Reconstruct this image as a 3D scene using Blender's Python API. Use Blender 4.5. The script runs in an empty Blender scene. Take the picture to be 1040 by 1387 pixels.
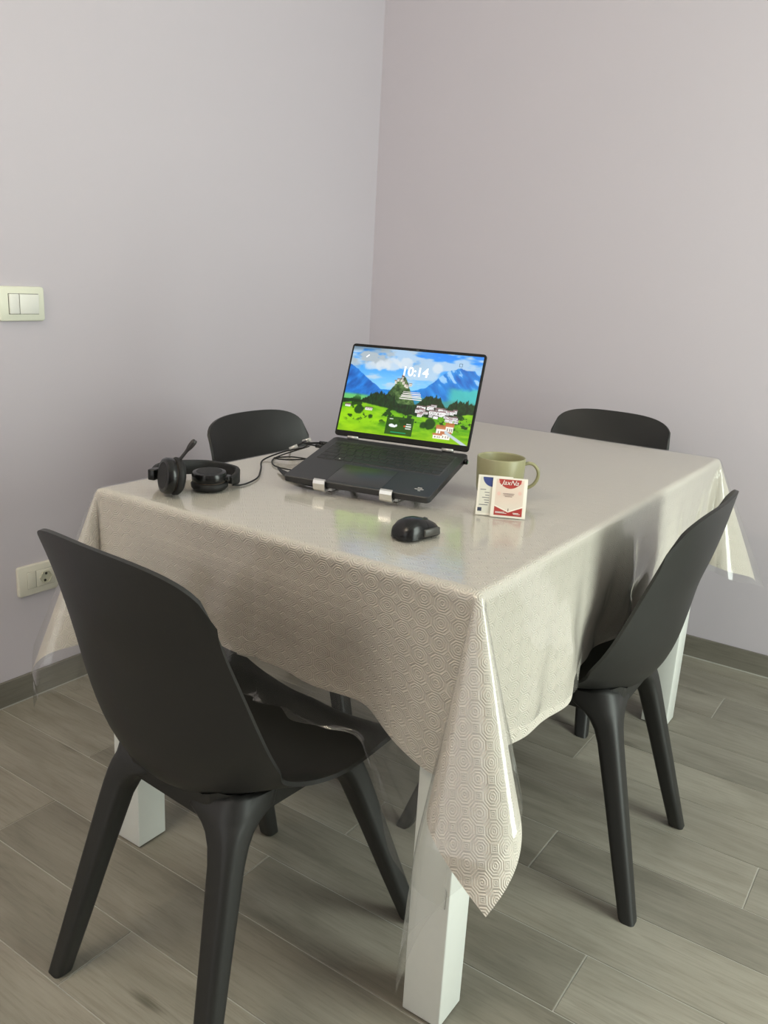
import bpy, bmesh, math, random
import numpy as np
from mathutils import Matrix, Vector

random.seed(4); rng = np.random.default_rng(7)
SC = bpy.context.scene
COL = SC.collection

# ------------------------------------------------------------------ camera
F_PX, CAM = 1140.88, (0.8732, -1.6019, 1.1413)
YAW, PITCH, ROLL = -0.58767, -0.26897, 0.05489
fw = Vector((math.sin(YAW)*math.cos(PITCH), math.cos(YAW)*math.cos(PITCH), math.sin(PITCH)))
rt = Vector((math.cos(YAW), -math.sin(YAW), 0)); up = rt.cross(fw)
rt2 = rt*math.cos(ROLL) + up*math.sin(ROLL); up2 = -rt*math.sin(ROLL) + up*math.cos(ROLL)
cd = bpy.data.cameras.new('camera'); cam = bpy.data.objects.new('camera', cd); COL.objects.link(cam)
m = Matrix((rt2, up2, -fw)).transposed().to_4x4(); m.translation = CAM
cam.matrix_world = m
cd.sensor_fit = 'HORIZONTAL'; cd.sensor_width = 36; cd.lens = 36*F_PX/1040; cd.clip_start = 0.02
SC.camera = cam

# ------------------------------------------------------------------ room size
XL, XR, YF, YB, ZC = -1.043, 2.2, -3.3, 1.106, 2.7
WIN = (-.62, 0.30, 0.08, 2.5)         # y0,y1,z0,z1 of the balcony window in wall_right
HALL = (-0.95, 0.55, 0.02, 2.45)         # x0,x1,z0,z1 of the opening in wall_front

# ------------------------------------------------------------------ world, lights, exposure
w = bpy.data.worlds.new('world'); SC.world = w; w.use_nodes = True
bg = w.node_tree.nodes['Background']; bg.inputs[0].default_value = (0.86, 0.93, 1.0, 1); bg.inputs[1].default_value = 1.0
def area(name, loc, rot, sx, sy, power, col):
    l = bpy.data.lights.new(name, 'AREA'); l.shape = 'RECTANGLE'; l.size = sx; l.size_y = sy
    l.energy = power; l.color = col
    o = bpy.data.objects.new(name, l); COL.objects.link(o); o.location = loc; o.rotation_euler = rot
    return o
area('window_daylight', (XR-0.02, (WIN[0]+WIN[1])/2, (WIN[2]+WIN[3])/2), (0, math.pi/2, 0), WIN[3]-WIN[2], WIN[1]-WIN[0], 50, (0.90, 1.0, 0.90))
area('hall_light', ((HALL[0]+HALL[1])/2, YF+0.02, (HALL[2]+HALL[3])/2), (math.pi/2, 0, 0), HALL[1]-HALL[0], HALL[3]-HALL[2], 5, (1.0, 0.88, 0.66))
SC.view_settings.view_transform = 'Standard'; SC.view_settings.look = 'None'
SC.view_settings.gamma = 1; SC.view_settings.use_curve_mapping = False
SC.view_settings.exposure = 0.19

LAMP = 13.5

# ------------------------------------------------------------------ helpers
def tag(o, label=None, cat=None, group=None, kind=None):
    if label: o['label'] = label
    if cat: o['category'] = cat
    if group: o['group'] = group
    if kind: o['kind'] = kind
    return o
def thing(name, label, cat, loc=(0, 0, 0), rot=(0, 0, 0), group=None):
    o = bpy.data.objects.new(name, None); COL.objects.link(o); o.empty_display_size = .05
    o.location = loc; o.rotation_euler = rot
    return tag(o, label, cat, group)
def mesh(name, V, F, smooth=False):
    me = bpy.data.meshes.new(name); me.from_pydata([tuple(map(float, v)) for v in V], [], [tuple(map(int, f)) for f in F])
    if smooth: me.shade_smooth()
    me.update(); return me
def link(name, me, mat=None, parent=None, loc=None, rot=None):
    o = bpy.data.objects.new(name, me); COL.objects.link(o)
    if mat and not me.materials: me.materials.append(mat)
    if parent: o.parent = parent
    if loc: o.location = loc
    if rot: o.rotation_euler = rot
    return o
def obj(name, V, F, mat, parent=None, smooth=False, loc=None, rot=None):
    return link(name, mesh(name, V, F, smooth), mat, parent, loc, rot)
def fix_normals(me):
    bm = bmesh.new(); bm.from_mesh(me); bmesh.ops.recalc_face_normals(bm, faces=bm.faces); bm.to_mesh(me); bm.free()
def rbox_mesh(name, x0, x1, y0, y1, z0, z1, bev=0.002, seg=2, smooth=True):
    bm = bmesh.new(); bmesh.ops.create_cube(bm, size=1)
    for v in bm.verts:
        v.co = Vector((x0+(v.co.x+.5)*(x1-x0), y0+(v.co.y+.5)*(y1-y0), z0+(v.co.z+.5)*(z1-z0)))
    if bev > 0: bmesh.ops.bevel(bm, geom=bm.edges[:], offset=bev, segments=seg, profile=.5, affect='EDGES')
    me = bpy.data.meshes.new(name); bm.to_mesh(me); bm.free()
    if smooth and bev > 0:
        me.shade_smooth()
        try: me.set_sharp_from_angle(angle=math.radians(50))
        except Exception: pass
    return me
def rbox(name, x0, x1, y0, y1, z0, z1, mat, parent=None, bev=0.002, seg=2, loc=None, rot=None):
    return link(name, rbox_mesh(name, x0, x1, y0, y1, z0, z1, bev, seg), mat, parent, loc, rot)
def loft(sections, closed=True, caps=True):
    n = len(sections[0]); V = [v for s in sections for v in s]; F = []
    for i in range(len(sections)-1):
        for j in range(n if closed else n-1):
            k = (j+1) % n
            F.append((i*n+j, i*n+k, (i+1)*n+k, (i+1)*n+j))
    if caps:
        F.append(tuple(range(n))[::-1]); F.append(tuple(range((len(sections)-1)*n, len(sections)*n)))
    return V, F
def catmull(P, n=8):
    P = [np.array(p, float) for p in P]; Q = [2*P[0]-P[1]] + P + [2*P[-1]-P[-2]]; out = []
    for i in range(1, len(Q)-2):
        for k in range(n):
            t = k/n; a, b, c, d = Q[i-1:i+3]
            out.append(.5*((2*b)+(-a+c)*t+(2*a-5*b+4*c-d)*t*t+(-a+3*b-3*c+d)*t**3))
    out.append(P[-1]); return out
def tube(P, r, seg=10, caps=True):
    P = [np.array(p, float) for p in P]; rr = r if hasattr(r, '__len__') else [r]*len(P); S = []
    T = [P[min(i+1, len(P)-1)]-P[max(i-1, 0)] for i in range(len(P))]; T = [t/(np.linalg.norm(t)+1e-12) for t in T]
    a = np.array((0, 0, 1.)) if abs(T[0][2]) < .9 else np.array((1., 0, 0))
    u = np.cross(T[0], a); u /= np.linalg.norm(u)
    for p, t, q in zip(P, T, rr):
        u = u - t*(u@t); u /= np.linalg.norm(u); v = np.cross(t, u)
        S.append([p+q*(math.cos(2*math.pi*k/seg)*u+math.sin(2*math.pi*k/seg)*v) for k in range(seg)])
    return loft(S, True, caps)
def lathe(prof, seg=48):
    return loft([[(r*math.cos(2*math.pi*k/seg), r*math.sin(2*math.pi*k/seg), z) for k in range(seg)] for r, z in prof])
def rrect(cx, cy, sx, sy, r, z, n=4):
    r = min(r, sx/2-1e-4, sy/2-1e-4); out = []
    for qx, qy, a0 in ((1, 1, 0), (-1, 1, 90), (-1, -1, 180), (1, -1, 270)):
        for k in range(n+1):
            a = math.radians(a0+90*k/n)
            out.append((cx+qx*(sx/2-r)+r*math.cos(a), cy+qy*(sy/2-r)+r*math.sin(a), z))
    return out
def sm(x): x = np.clip(x, 0, 1); return x*x*(3-2*x)
def copy_tree(o, parent=None):
    c = o.copy(); COL.objects.link(c); c.parent = parent
    if parent: c.matrix_parent_inverse = o.matrix_parent_inverse.copy()
    for ch in list(o.children): copy_tree(ch, c)
    return c
def text_mesh(body, size, shear=0, ext=0.0, bold=0.0):
    cu = bpy.data.curves.new('lettering', 'FONT'); cu.body = body; cu.size = size; cu.align_x = 'CENTER'; cu.align_y = 'CENTER'
    cu.shear = shear; cu.offset = bold; cu.extrude = ext; cu.resolution_u = 3
    t = bpy.data.objects.new('lettering_tmp', cu); COL.objects.link(t)
    dg = bpy.context.evaluated_depsgraph_get(); dg.update()
    me = bpy.data.meshes.new_from_object(t.evaluated_get(dg)); bpy.data.objects.remove(t); bpy.data.curves.remove(cu)
    me.materials.clear(); return me

# ------------------------------------------------------------------ materials
class NT:
    def __init__(s, name):
        s.m = bpy.data.materials.new(name); s.m.use_nodes = True; s.t = s.m.node_tree
        s.b = s.t.nodes['Principled BSDF']; s.out = s.t.nodes['Material Output']
    def n(s, typ, **kw):
        nd = s.t.nodes.new(typ)
        for k, v in kw.items(): setattr(nd, k, v)
        return nd
    def set(s, nd, i, v):
        if hasattr(v, 'is_linked'): s.t.links.new(v, nd.inputs[i])
        elif v is not None: nd.inputs[i].default_value = v
    def math(s, op, a, b=None, c=None):
        nd = s.n('ShaderNodeMath', operation=op); s.set(nd, 0, a); s.set(nd, 1, b); s.set(nd, 2, c); return nd.outputs[0]
    def noise(s, vec, scale, detail=3, rough=.5, dist=0):
        nd = s.n('ShaderNodeTexNoise'); s.set(nd, 'Vector', vec); s.set(nd, 'Scale', scale); s.set(nd, 'Detail', detail); s.set(nd, 'Roughness', rough); s.set(nd, 'Distortion', dist)
        return nd.outputs[0]
    def ramp(s, fac, stops):
        nd = s.n('ShaderNodeValToRGB'); s.set(nd, 0, fac); e = nd.color_ramp.elements
        while len(e) < len(stops): e.new(.5)
        for el, (p, c) in zip(e, stops): el.position = p; el.color = (*c, 1) if len(c) == 3 else c
        return nd.outputs[0]
    def mix(s, fac, a, b, mode='MIX'):
        nd = s.n('ShaderNodeMix', data_type='RGBA', blend_type=mode)
        s.set(nd, 0, fac); s.set(nd, 6, a if hasattr(a, 'is_linked') else (*a, 1)); s.set(nd, 7, b if hasattr(b, 'is_linked') else (*b, 1))
        return nd.outputs[2]
    def bump(s, h, strength=.3, dist=.001):
        nd = s.n('ShaderNodeBump'); s.set(nd, 'Height', h); s.set(nd, 'Strength', strength); s.set(nd, 'Distance', dist); return nd.outputs[0]
    def coord(s, which='Object'): return s.n('ShaderNodeTexCoord').outputs[which]
    def mapping(s, vec, scale=(1, 1, 1), loc=None):
        nd = s.n('ShaderNodeMapping'); s.set(nd, 0, vec); nd.inputs['Scale'].default_value = scale
        if loc is not None: s.set(nd, 1, loc)
        return nd.outputs[0]
    def base(s, col=None, rough=None, metal=None, spec=None, normal=None):
        if col is not None: s.set(s.b, 'Base Color', col if hasattr(col, 'is_linked') else (*col, 1))
        if rough is not None: s.set(s.b, 'Roughness', rough)
        if metal is not None: s.set(s.b, 'Metallic', metal)
        if spec is not None: s.set(s.b, 'Specular IOR Level', spec)
        if normal is not None: s.set(s.b, 'Normal', normal)
        return s.m
def simple(name, col, rough=.5, metal=0, var=.06, scale=60, bump=0.0, bdist=.0005, spec=.5):
    t = NT(name); c = t.coord(); f = t.noise(c, scale, 4)
    a = tuple(x*(1-var) for x in col); b = tuple(min(1, x*(1+var)) for x in col)
    return t.base(t.mix(f, a, b), rough, metal, spec, t.bump(t.noise(c, scale*6, 2), bump, bdist) if bump else None)

def wall_mat(name, col):
    t = NT(name); c = t.coord()
    col_n = t.mix(t.noise(c, 1.1, 2), tuple(x*.985 for x in col), tuple(x*1.01 for x in col))
    return t.base(col_n, .62, normal=t.bump(t.noise(c, 220, 3), .12, .0006), spec=.35)
M = {}
M['wall'] = wall_mat('lilac_paint', (.555, .513, .556))
M['ceiling'] = wall_mat('white_ceiling_paint', (.90, .895, .88))
def wood_tile(name, tone=1.0):
    t = NT(name); oi = t.n('ShaderNodeObjectInfo'); rnd = oi.outputs['Random']
    cb = t.n('ShaderNodeCombineXYZ'); t.set(cb, 0, t.math('MULTIPLY', rnd, 37.0)); t.set(cb, 1, t.math('MULTIPLY', rnd, 91.0)); t.set(cb, 2, t.math('MULTIPLY', rnd, 13.0))
    ad = t.n('ShaderNodeVectorMath', operation='ADD'); t.set(ad, 0, t.coord()); t.set(ad, 1, cb.outputs[0]); v = ad.outputs[0]
    broad = t.noise(t.mapping(v, (1.6, 7, 7)), 1.3, 4, .6, .6)
    fine = t.noise(t.mapping(v, (4, 70, 70)), 2.6, 7, .72, .5)
    col = t.ramp(broad, [(.25, (.205*tone, .188*tone, .150*tone)), (.5, (.315*tone, .292*tone, .240*tone)), (.75, (.40*tone, .372*tone, .312*tone))])
    col = t.mix(.75, col, t.ramp(fine, [(.28, (.66, .65, .63)), (.5, (.95, .95, .94)), (.75, (1.08, 1.08, 1.08))]), 'MULTIPLY')
    vo = t.n('ShaderNodeTexVoronoi', feature='F1'); t.set(vo, 'Vector', t.mapping(v, (1.55, 5.5, 5.5))); vo.inputs['Scale'].default_value = 1.0; vo.inputs['Randomness'].default_value = 1
    kd = t.math('ADD', vo.outputs['Distance'], t.math('MULTIPLY', t.math('SUBTRACT', fine, .5), .12))
    col = t.mix(t.ramp(kd, [(.015, (.9, .9, .9)), (.075, (0, 0, 0))]), col, (.13*tone, .118*tone, .09*tone))
    st = t.noise(t.mapping(v, (1.1, 16, 16)), 1.6, 3, .6, 1.2)
    col = t.mix(t.ramp(st, [(.60, (0, 0, 0)), (.76, (.35, .35, .35))]), col, (.13*tone, .115*tone, .088*tone))
    hs = t.n('ShaderNodeHueSaturation'); t.set(hs, 'Color', col); t.set(hs, 'Value', t.math('ADD', t.math('MULTIPLY', rnd, .28), .88))
    return t.base(hs.outputs[0], .46, normal=t.bump(fine, .12, .0006), spec=.4)
M['plank'] = wood_tile('wood_look_tile', .83)
M['skirting'] = wood_tile('wood_look_skirting', .5)
M['grout'] = simple('pale_grout', (.47, .46, .42), .9, scale=200)
M['white'] = simple('white_lacquer', (.74, .76, .72), .38, var=.02)
M['chair'] = simple('charcoal_plastic', (.0165, .0165, .0155), .47, var=.06, scale=25, bump=.25, bdist=.0003, spec=.45)
M['black'] = simple('black_plastic', (.006, .006, .006), .24, var=.1, spec=.4)
M['blackmatte'] = simple('black_soft', (.009, .009, .0088), .58, var=.1, spec=.35)
M['laptop'] = simple('graphite_metal', (.034, .034, .036), .42, .35, var=.04, scale=90)
M['keys'] = simple('key_black', (.012, .012, .013), .48, var=.05)
M['keywell'] = simple('key_well', (.048, .048, .050), .5, var=.05)
M['silver'] = simple('brushed_aluminium', (.72, .71, .68), .3, .9, var=.05, scale=120)
M['plug'] = simple('plug_silver', (.62, .61, .58), .35, .6)
M['mug'] = simple('olive_stoneware', (.31, .295, .165), .38, var=.05, scale=30, spec=.5)
M['switch'] = simple('ivory_plastic', (.76, .77, .64), .35, var=.02)
M['switch_white'] = simple('white_switch_plastic', (.80, .80, .74), .32, var=.02)
M['socket'] = simple('cream_plastic', (.66, .63, .54), .4, var=.02)
M['hole'] = simple('dark_recess', (.03, .028, .02), .6)
M['frame'] = simple('window_frame_white', (.8, .8, .78), .4, var=.02)

def emit(name, col, st):
    t = NT(name); e = t.n('ShaderNodeEmission'); e.inputs[0].default_value = (*col, 1); e.inputs[1].default_value = st
    t.t.links.new(e.outputs[0], t.out.inputs[0]); return t.m
def vcol_mat(name, emission=None, rough=.4):
    t = NT(name); a = t.n('ShaderNodeAttribute', attribute_name='print')
    if emission:
        t.base((.004, .004, .004), .3, spec=.15); t.set(t.b, 'Emission Color', a.outputs['Color']); t.b.inputs['Emission Strength'].default_value = emission
    else: t.base(a.outputs['Color'], rough)
    return t.m
SCREEN = 0.95
M['display'] = vcol_mat('lit_display', SCREEN)
M['screen_white'] = emit('screen_white', (1, 1, 1), SCREEN*1.25)
M['print'] = vcol_mat('printed_paper', None, .32)
M['ink_white'] = simple('white_ink', (.75, .72, .68), .4)
M['ink_grey'] = simple('grey_ink', (.30, .22, .19), .5)
M['ink_dark'] = simple('dark_ink', (.04, .045, .07), .5)

def cloth_mat():
    t = NT('embossed_cream_cloth'); uv = t.coord('UV'); sp = t.n('ShaderNodeSeparateXYZ'); t.set(sp, 0, uv)
    P = .030
    def cell(o): return t.math('ABSOLUTE', t.math('SUBTRACT', t.math('FRACT', t.math('ADD', t.math('DIVIDE', o, P), 100.0)), .5))
    ax, ay = cell(sp.outputs[0]), cell(sp.outputs[1]); s = t.math('ADD', ax, ay)
    octd = t.math('MAXIMUM', t.math('MAXIMUM', ax, ay), t.math('MULTIPLY', s, .7071))
    ring = t.math('COSINE', t.math('MULTIPLY', octd, 2*math.pi*8.0))
    sq = t.math('MAXIMUM', t.math('SUBTRACT', .5, ax), t.math('SUBTRACT', .5, ay))
    sq = t.math('SUBTRACT', 1.0, s)
    ring2 = t.math('COSINE', t.math('MULTIPLY', sq, 2*math.pi*8.0))
    insq = t.math('GREATER_THAN', s, .7071)
    mx = t.n('ShaderNodeMix', data_type='FLOAT'); t.set(mx, 0, insq); t.set(mx, 2, ring); t.set(mx, 3, ring2)
    h = mx.outputs[0]
    weave = t.noise(t.mapping(uv, (1, 1, 1)), 700, 2)
    nrm = t.bump(h, .6, .0011)
    b2 = t.n('ShaderNodeBump'); t.set(b2, 'Height', t.noise(uv, 14, 4, .6)); t.set(b2, 'Strength', .35); t.set(b2, 'Distance', .006); t.t.links.new(nrm, b2.inputs['Normal'])
    b3 = t.n('ShaderNodeBump'); t.set(b3, 'Height', weave); t.set(b3, 'Strength', .1); t.set(b3, 'Distance', .0005); t.t.links.new(b2.outputs[0], b3.inputs['Normal'])
    col = t.mix(t.math('MULTIPLY', t.math('ADD', h, 1), .5), (.605, .56, .49), (.675, .63, .555))
    cr = t.noise(t.mapping(uv, (1.6, 42, 1)), 1.0, 4, .6, .8)
    b4 = t.n('ShaderNodeBump'); t.set(b4, 'Height', cr); t.set(b4, 'Strength', .30); t.set(b4, 'Distance', .004); t.t.links.new(b3.outputs[0], b4.inputs['Normal'])
    t.base(col, .58, normal=b4.outputs[0], spec=.3)
    return t.m
M['cloth'] = cloth_mat()
def film_mat():
    t = NT('clear_plastic_film'); uv = t.coord('UV')
    h = t.math('ADD', t.noise(uv, 7, 3, .5, .6), t.math('MULTIPLY', t.noise(t.mapping(uv, (1, 6, 1)), 16, 3, .55, 1.0), .35))
    vo = t.n('ShaderNodeTexVoronoi', feature='F1'); t.set(vo, 'Vector', uv); vo.inputs['Scale'].default_value = 8.5
    h = t.math('ADD', h, t.math('MULTIPLY', vo.outputs['Distance'], .30))
    nr = t.bump(h, .16, .004)
    lwt = t.n('ShaderNodeLayerWeight'); t.t.links.new(nr, lwt.inputs['Normal'])
    fac = t.math('MINIMUM', t.math('ADD', t.math('MULTIPLY', t.math('POWER', lwt.outputs['Facing'], 4.5), .85), .065), .92)
    tr = t.n('ShaderNodeBsdfTransparent'); tr.inputs[0].default_value = (.965, .965, .96, 1)
    gl = t.n('ShaderNodeBsdfGlossy'); gl.inputs['Roughness'].default_value = .11; gl.inputs[0].default_value = (1, 1, 1, 1); t.t.links.new(nr, gl.inputs['Normal'])
    df = t.n('ShaderNodeBsdfTranslucent'); df.inputs[0].default_value = (.8, .8, .8, 1)
    dd = t.n('ShaderNodeBsdfDiffuse'); dd.inputs[0].default_value = (.8, .8, .8, 1)
    ms0 = t.n('ShaderNodeMixShader'); ms0.inputs[0].default_value = .5; t.t.links.new(df.outputs[0], ms0.inputs[1]); t.t.links.new(dd.outputs[0], ms0.inputs[2])
    m1 = t.n('ShaderNodeMixShader'); m1.inputs[0].default_value = .06; t.t.links.new(tr.outputs[0], m1.inputs[1]); t.t.links.new(ms0.outputs[0], m1.inputs[2])
    m2 = t.n('ShaderNodeMixShader'); t.t.links.new(fac, m2.inputs[0]); t.t.links.new(m1.outputs[0], m2.inputs[1]); t.t.links.new(gl.outputs[0], m2.inputs[2])
    t.t.links.new(m2.outputs[0], t.out.inputs[0]); return t.m
M['film'] = film_mat()
def glass_mat():
    t = NT('window_glass'); tr = t.n('ShaderNodeBsdfTransparent'); gl = t.n('ShaderNodeBsdfGlossy'); gl.inputs['Roughness'].default_value = .02
    fr = t.n('ShaderNodeFresnel'); ms = t.n('ShaderNodeMixShader'); t.t.links.new(fr.outputs[0], ms.inputs[0]); t.t.links.new(tr.outputs[0], ms.inputs[1]); t.t.links.new(gl.outputs[0], ms.inputs[2])
    t.t.links.new(ms.outputs[0], t.out.inputs[0]); return t.m
M['glass'] = glass_mat()

# ------------------------------------------------------------------ room shell
def struct(o): o['kind'] = 'structure'; return o
TH = .12
struct(rbox('wall_left', XL-TH, XL, YF, YB+TH, 0, ZC, M['wall'], bev=0))
struct(rbox('wall_back', XL, XR, YB, YB+TH, 0, ZC, M['wall'], bev=0))
struct(rbox('ceiling', XL-TH, XR+TH, YF-TH, YB+TH, ZC, ZC+.1, M['ceiling'], bev=0))
def boxes_mesh(name, bs):
    V, F = [], []
    for (x0, x1, y0, y1, z0, z1) in bs:
        b = len(V); V += [(x, y, z) for x in (x0, x1) for y in (y0, y1) for z in (z0, z1)]
        F += [tuple(b+i for i in q) for q in ((0, 1, 3, 2), (4, 6, 7, 5), (0, 4, 5, 1), (2, 3, 7, 6), (0, 2, 6, 4), (1, 5, 7, 3))]
    return mesh(name, V, F)
y0, y1, z0, z1 = WIN
struct(link('wall_right', boxes_mesh('wall_right', [(XR, XR+TH, YF, y0, 0, ZC), (XR, XR+TH, y1, YB+TH, 0, ZC), (XR, XR+TH, y0, y1, 0, z0), (XR, XR+TH, y0, y1, z1, ZC)]), M['wall']))
x0, x1, hz0, hz1 = HALL
struct(link('wall_front', boxes_mesh('wall_front', [(XL-TH, x0, YF-TH, YF, 0, ZC), (x1, XR+TH, YF-TH, YF, 0, ZC), (x0, x1, YF-TH, YF, hz1, ZC)]), M['wall']))
wo = struct(thing('window_1', None, None, (XR+.06, y0, z0)))
fr_b = [(-.03, .03, 0, .06, 0, z1-z0), (-.03, .03, y1-y0-.06, y1-y0, 0, z1-z0), (-.03, .03, .06, y1-y0-.06, 0, .08), (-.03, .03, .06, y1-y0-.06, z1-z0-.06, z1-z0), (-.03, .03, (y1-y0)/2-.04, (y1-y0)/2+.04, .08, z1-z0-.06)]
link('window_frame', boxes_mesh('window_frame', fr_b), M['frame'], wo)
for a, b in ((.06, (y1-y0)/2-.04), ((y1-y0)/2+.04, y1-y0-.06)):
    link('pane', boxes_mesh('pane', [(-.004, .004, a, b, .08, z1-z0-.06)]), M['glass'], wo)
# floor: a grout bed with wood-look porcelain planks laid along x
fl = struct(rbox('floor', XL-TH, XR+TH, YF-TH, YB+TH, -.08, -.0016, M['grout'], bev=0))
PW, PL, GAP = .151, 1.2, .0022
ROW0 = .112                        # a joint line between rows
known = {0: .72, 1: .335, -2: .248, 5: -.59, 6: -.155, 7: -.315, 4: -.10, 3: .52, 2: -.02, -1: -.18}
pm = {}
def plank_mesh(L, W):
    k = (round(L, 4), round(W, 4))
    if k not in pm:
        me = rbox_mesh('plank', -L/2, L/2, -W/2, W/2, -.010, 0, .0009, 1, False)
        me.materials.append(M['plank']); pm[k] = me
    return pm[k]
r = math.floor((ROW0-YB)/PW)
while ROW0-r*PW > YF:
    ya, yb = max(ROW0-(r+1)*PW, YF), min(ROW0-r*PW, YB)      # row r lies between these
    off = known.get(r, random.uniform(0, PL))
    x = off - math.ceil((off-XL)/PL)*PL
    while x < XR:
        a, b = max(x, XL), min(x+PL, XR)
        if b-a > .02 and yb-ya > .01:
            L, W = b-a-GAP, yb-ya-GAP
            link('plank', plank_mesh(L, W), None, fl, ((a+b)/2, (ya+yb)/2, 0))
        x += PL
    r += 1
# skirting tiles
def baseboard(name, along, length, loc, rot):
    b = struct(thing(name, None, None, loc, rot))
    s = 0
    first = True
    while s < length-.01:
        e = min(length, s+(PL*.63 if first else PL)); first = False
        link('tile', rbox_mesh('tile', s+.001, e-.001, -.009, 0, .004, .0725, .0012, 1, False), M['skirting'], b); s = e
    link('grout_joint', boxes_mesh('grout_joint', [(0, length, -.0075, -.0005, .0, .005)]), M['grout'], b)
baseboard('baseboard_back', 'x', XR-XL-.02, (XL+.011, YB, 0), (0, 0, 0))
baseboard('baseboard_left', 'y', YB-YF-.02, (XL, YF+.01, 0), (0, 0, math.pi/2))

# ------------------------------------------------------------------ ceiling lamp (in the middle of the room, above the frame)
cl = thing('ceiling_lamp', 'white ceiling bar lamp with two glowing round bulbs', 'lamp', (-.30, -2.0, ZC))
rbox('mounting_bar', -.30, .30, -.03, .03, -.045, 0, M['frame'], cl, .005)
for sx in (-1, 1):
    V, F = lathe([(.0001, -.05), (.022, -.05), (.026, -.09), (.0001, -.09)], 20); o = obj('bulb_socket', V, F, M['frame'], cl, False, loc=(sx*.22, 0, 0)); fix_normals(o.data)
    V, F = lathe([(.0001, -.09), (.02, -.095), (.042, -.125), (.05, -.155), (.042, -.185), (.02, -.203), (.0001, -.206)], 24)
    o = obj('bulb', V, F, emit('bulb_glow', (1.0, .86, .66), 30), cl, True, loc=(sx*.22, 0, 0)); fix_normals(o.data)
    l = bpy.data.lights.new('bulb_light', 'POINT'); l.energy = LAMP; l.color = (1.0, .86, .65); l.shadow_soft_size = .05
    lo = bpy.data.objects.new('bulb_light', l); COL.objects.link(lo); lo.location = (-.30+sx*.22, -2.0, ZC-.27)

# ------------------------------------------------------------------ switch and socket on the left wall
def wall_plate(name, label, cat, yc, zc, kind):
    # local: x along the wall (towards the corner), z up, -y out of the wall
    t = thing(name, label, cat, (XL+.0005, yc, zc), (0, 0, math.pi/2))
    mt = M['switch'] if kind == 'switch' else M['socket']
    secs = []
    for sc, yy in ((1.0, 0), (1.0, -.004), (.985, -.007), (.95, -.0085)):
        secs.append([(x*sc, yy, z*sc) for x, z, _ in [(p[0], p[1], 0) for p in rrect(0, 0, .122, .082, .007, 0, 5)]])
    V, F = loft(secs); o = obj('cover_plate', V, F, mt, t, True); fix_normals(o.data); o.data.set_sharp_from_angle(angle=math.radians(40))
    return t
t = wall_plate('light_switch', 'ivory rectangular light switch with two rockers on the lilac wall', 'light switch', -.365, 1.038, 'switch')
rbox('gap_surround', -.037, .044, -.0092, -.006, -.0245, .0245, M['hole'], t, .001)
rbox('rocker', -.036, -.0105, -.0125, -.006, -.0235, .0235, M['switch_white'], t, .0015, rot=(0, 0, .03))
rbox('rocker', -.0085, .043, -.0125, -.006, -.0235, .0235, M['switch_white'], t, .0015, rot=(.03, 0, 0))
t = wall_plate('wall_socket', 'cream wall socket with two contact holes below the light switch', 'socket', -.363, .333, 'socket')
rbox('gap_surround', -.0355, .0455, -.0090, -.006, -.0235, .0235, simple('plate_groove', (.36, .34, .28), .6), t, .001)
rbox('blank_module', -.0345, -.0105, -.0098, -.006, -.0225, .0225, M['socket'], t, .001)
sm_o = rbox('socket_module', -.0085, .0445, -.0098, -.006, -.0225, .0225, M['socket'], t, .001)
V, F = lathe([(.0001, .002), (.0165, .002), (.0165, .0052), (.0185, .0052), (.0185, .0), (.0001, 0)], 6)
o = obj('socket_well', [(x+.018, -z-.0088, y) for x, y, z in V], F, simple('socket_well_cream', (.50, .48, .38), .45), sm_o); fix_normals(o.data)
for dx, dz in ((.001, .009), (-.003, -.009)):
    V, F = lathe([(.0001, .0), (.0036, .0), (.0036, .0012), (.0001, .0012)], 12)
    o = obj('contact_hole', [(x+.018+dx, -z-.0104, y+dz) for x, y, z in V], F, M['hole'], sm_o); fix_normals(o.data)

# ------------------------------------------------------------------ table
TA, TB, TZ = .392, .642, .742
tb = thing('dining_table', 'white rectangular dining table with square legs under the cream tablecloth', 'table')
rbox('tabletop', -TA, TA, -TB, TB, TZ-.03, TZ, M['white'], tb, .003)
LG = .069
for sx in (-1, 1):
    for sy in (-1, 1):
        cx, cy = sx*(.389-LG/2), sy*(.639-LG/2)
        rbox('leg', cx-LG/2, cx+LG/2, cy-LG/2, cy+LG/2, .003, TZ-.03, M['white'], tb, .002)
        rbox('foot_pad', cx-LG/2+.006, cx+LG/2-.006, cy-LG/2+.006, cy+LG/2-.006, 0, .003, M['blackmatte'], tb, 0)
for sx in (-1, 1): rbox('apron', sx*.355-.01, sx*.355+.01, -.569, .569, TZ-.095, TZ-.03, M['white'], tb, .001)
for sy in (-1, 1): rbox('apron', -.319, .319, sy*.56-.01, sy*.56+.01, TZ-.095, TZ-.03, M['white'], tb, .001)

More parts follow.
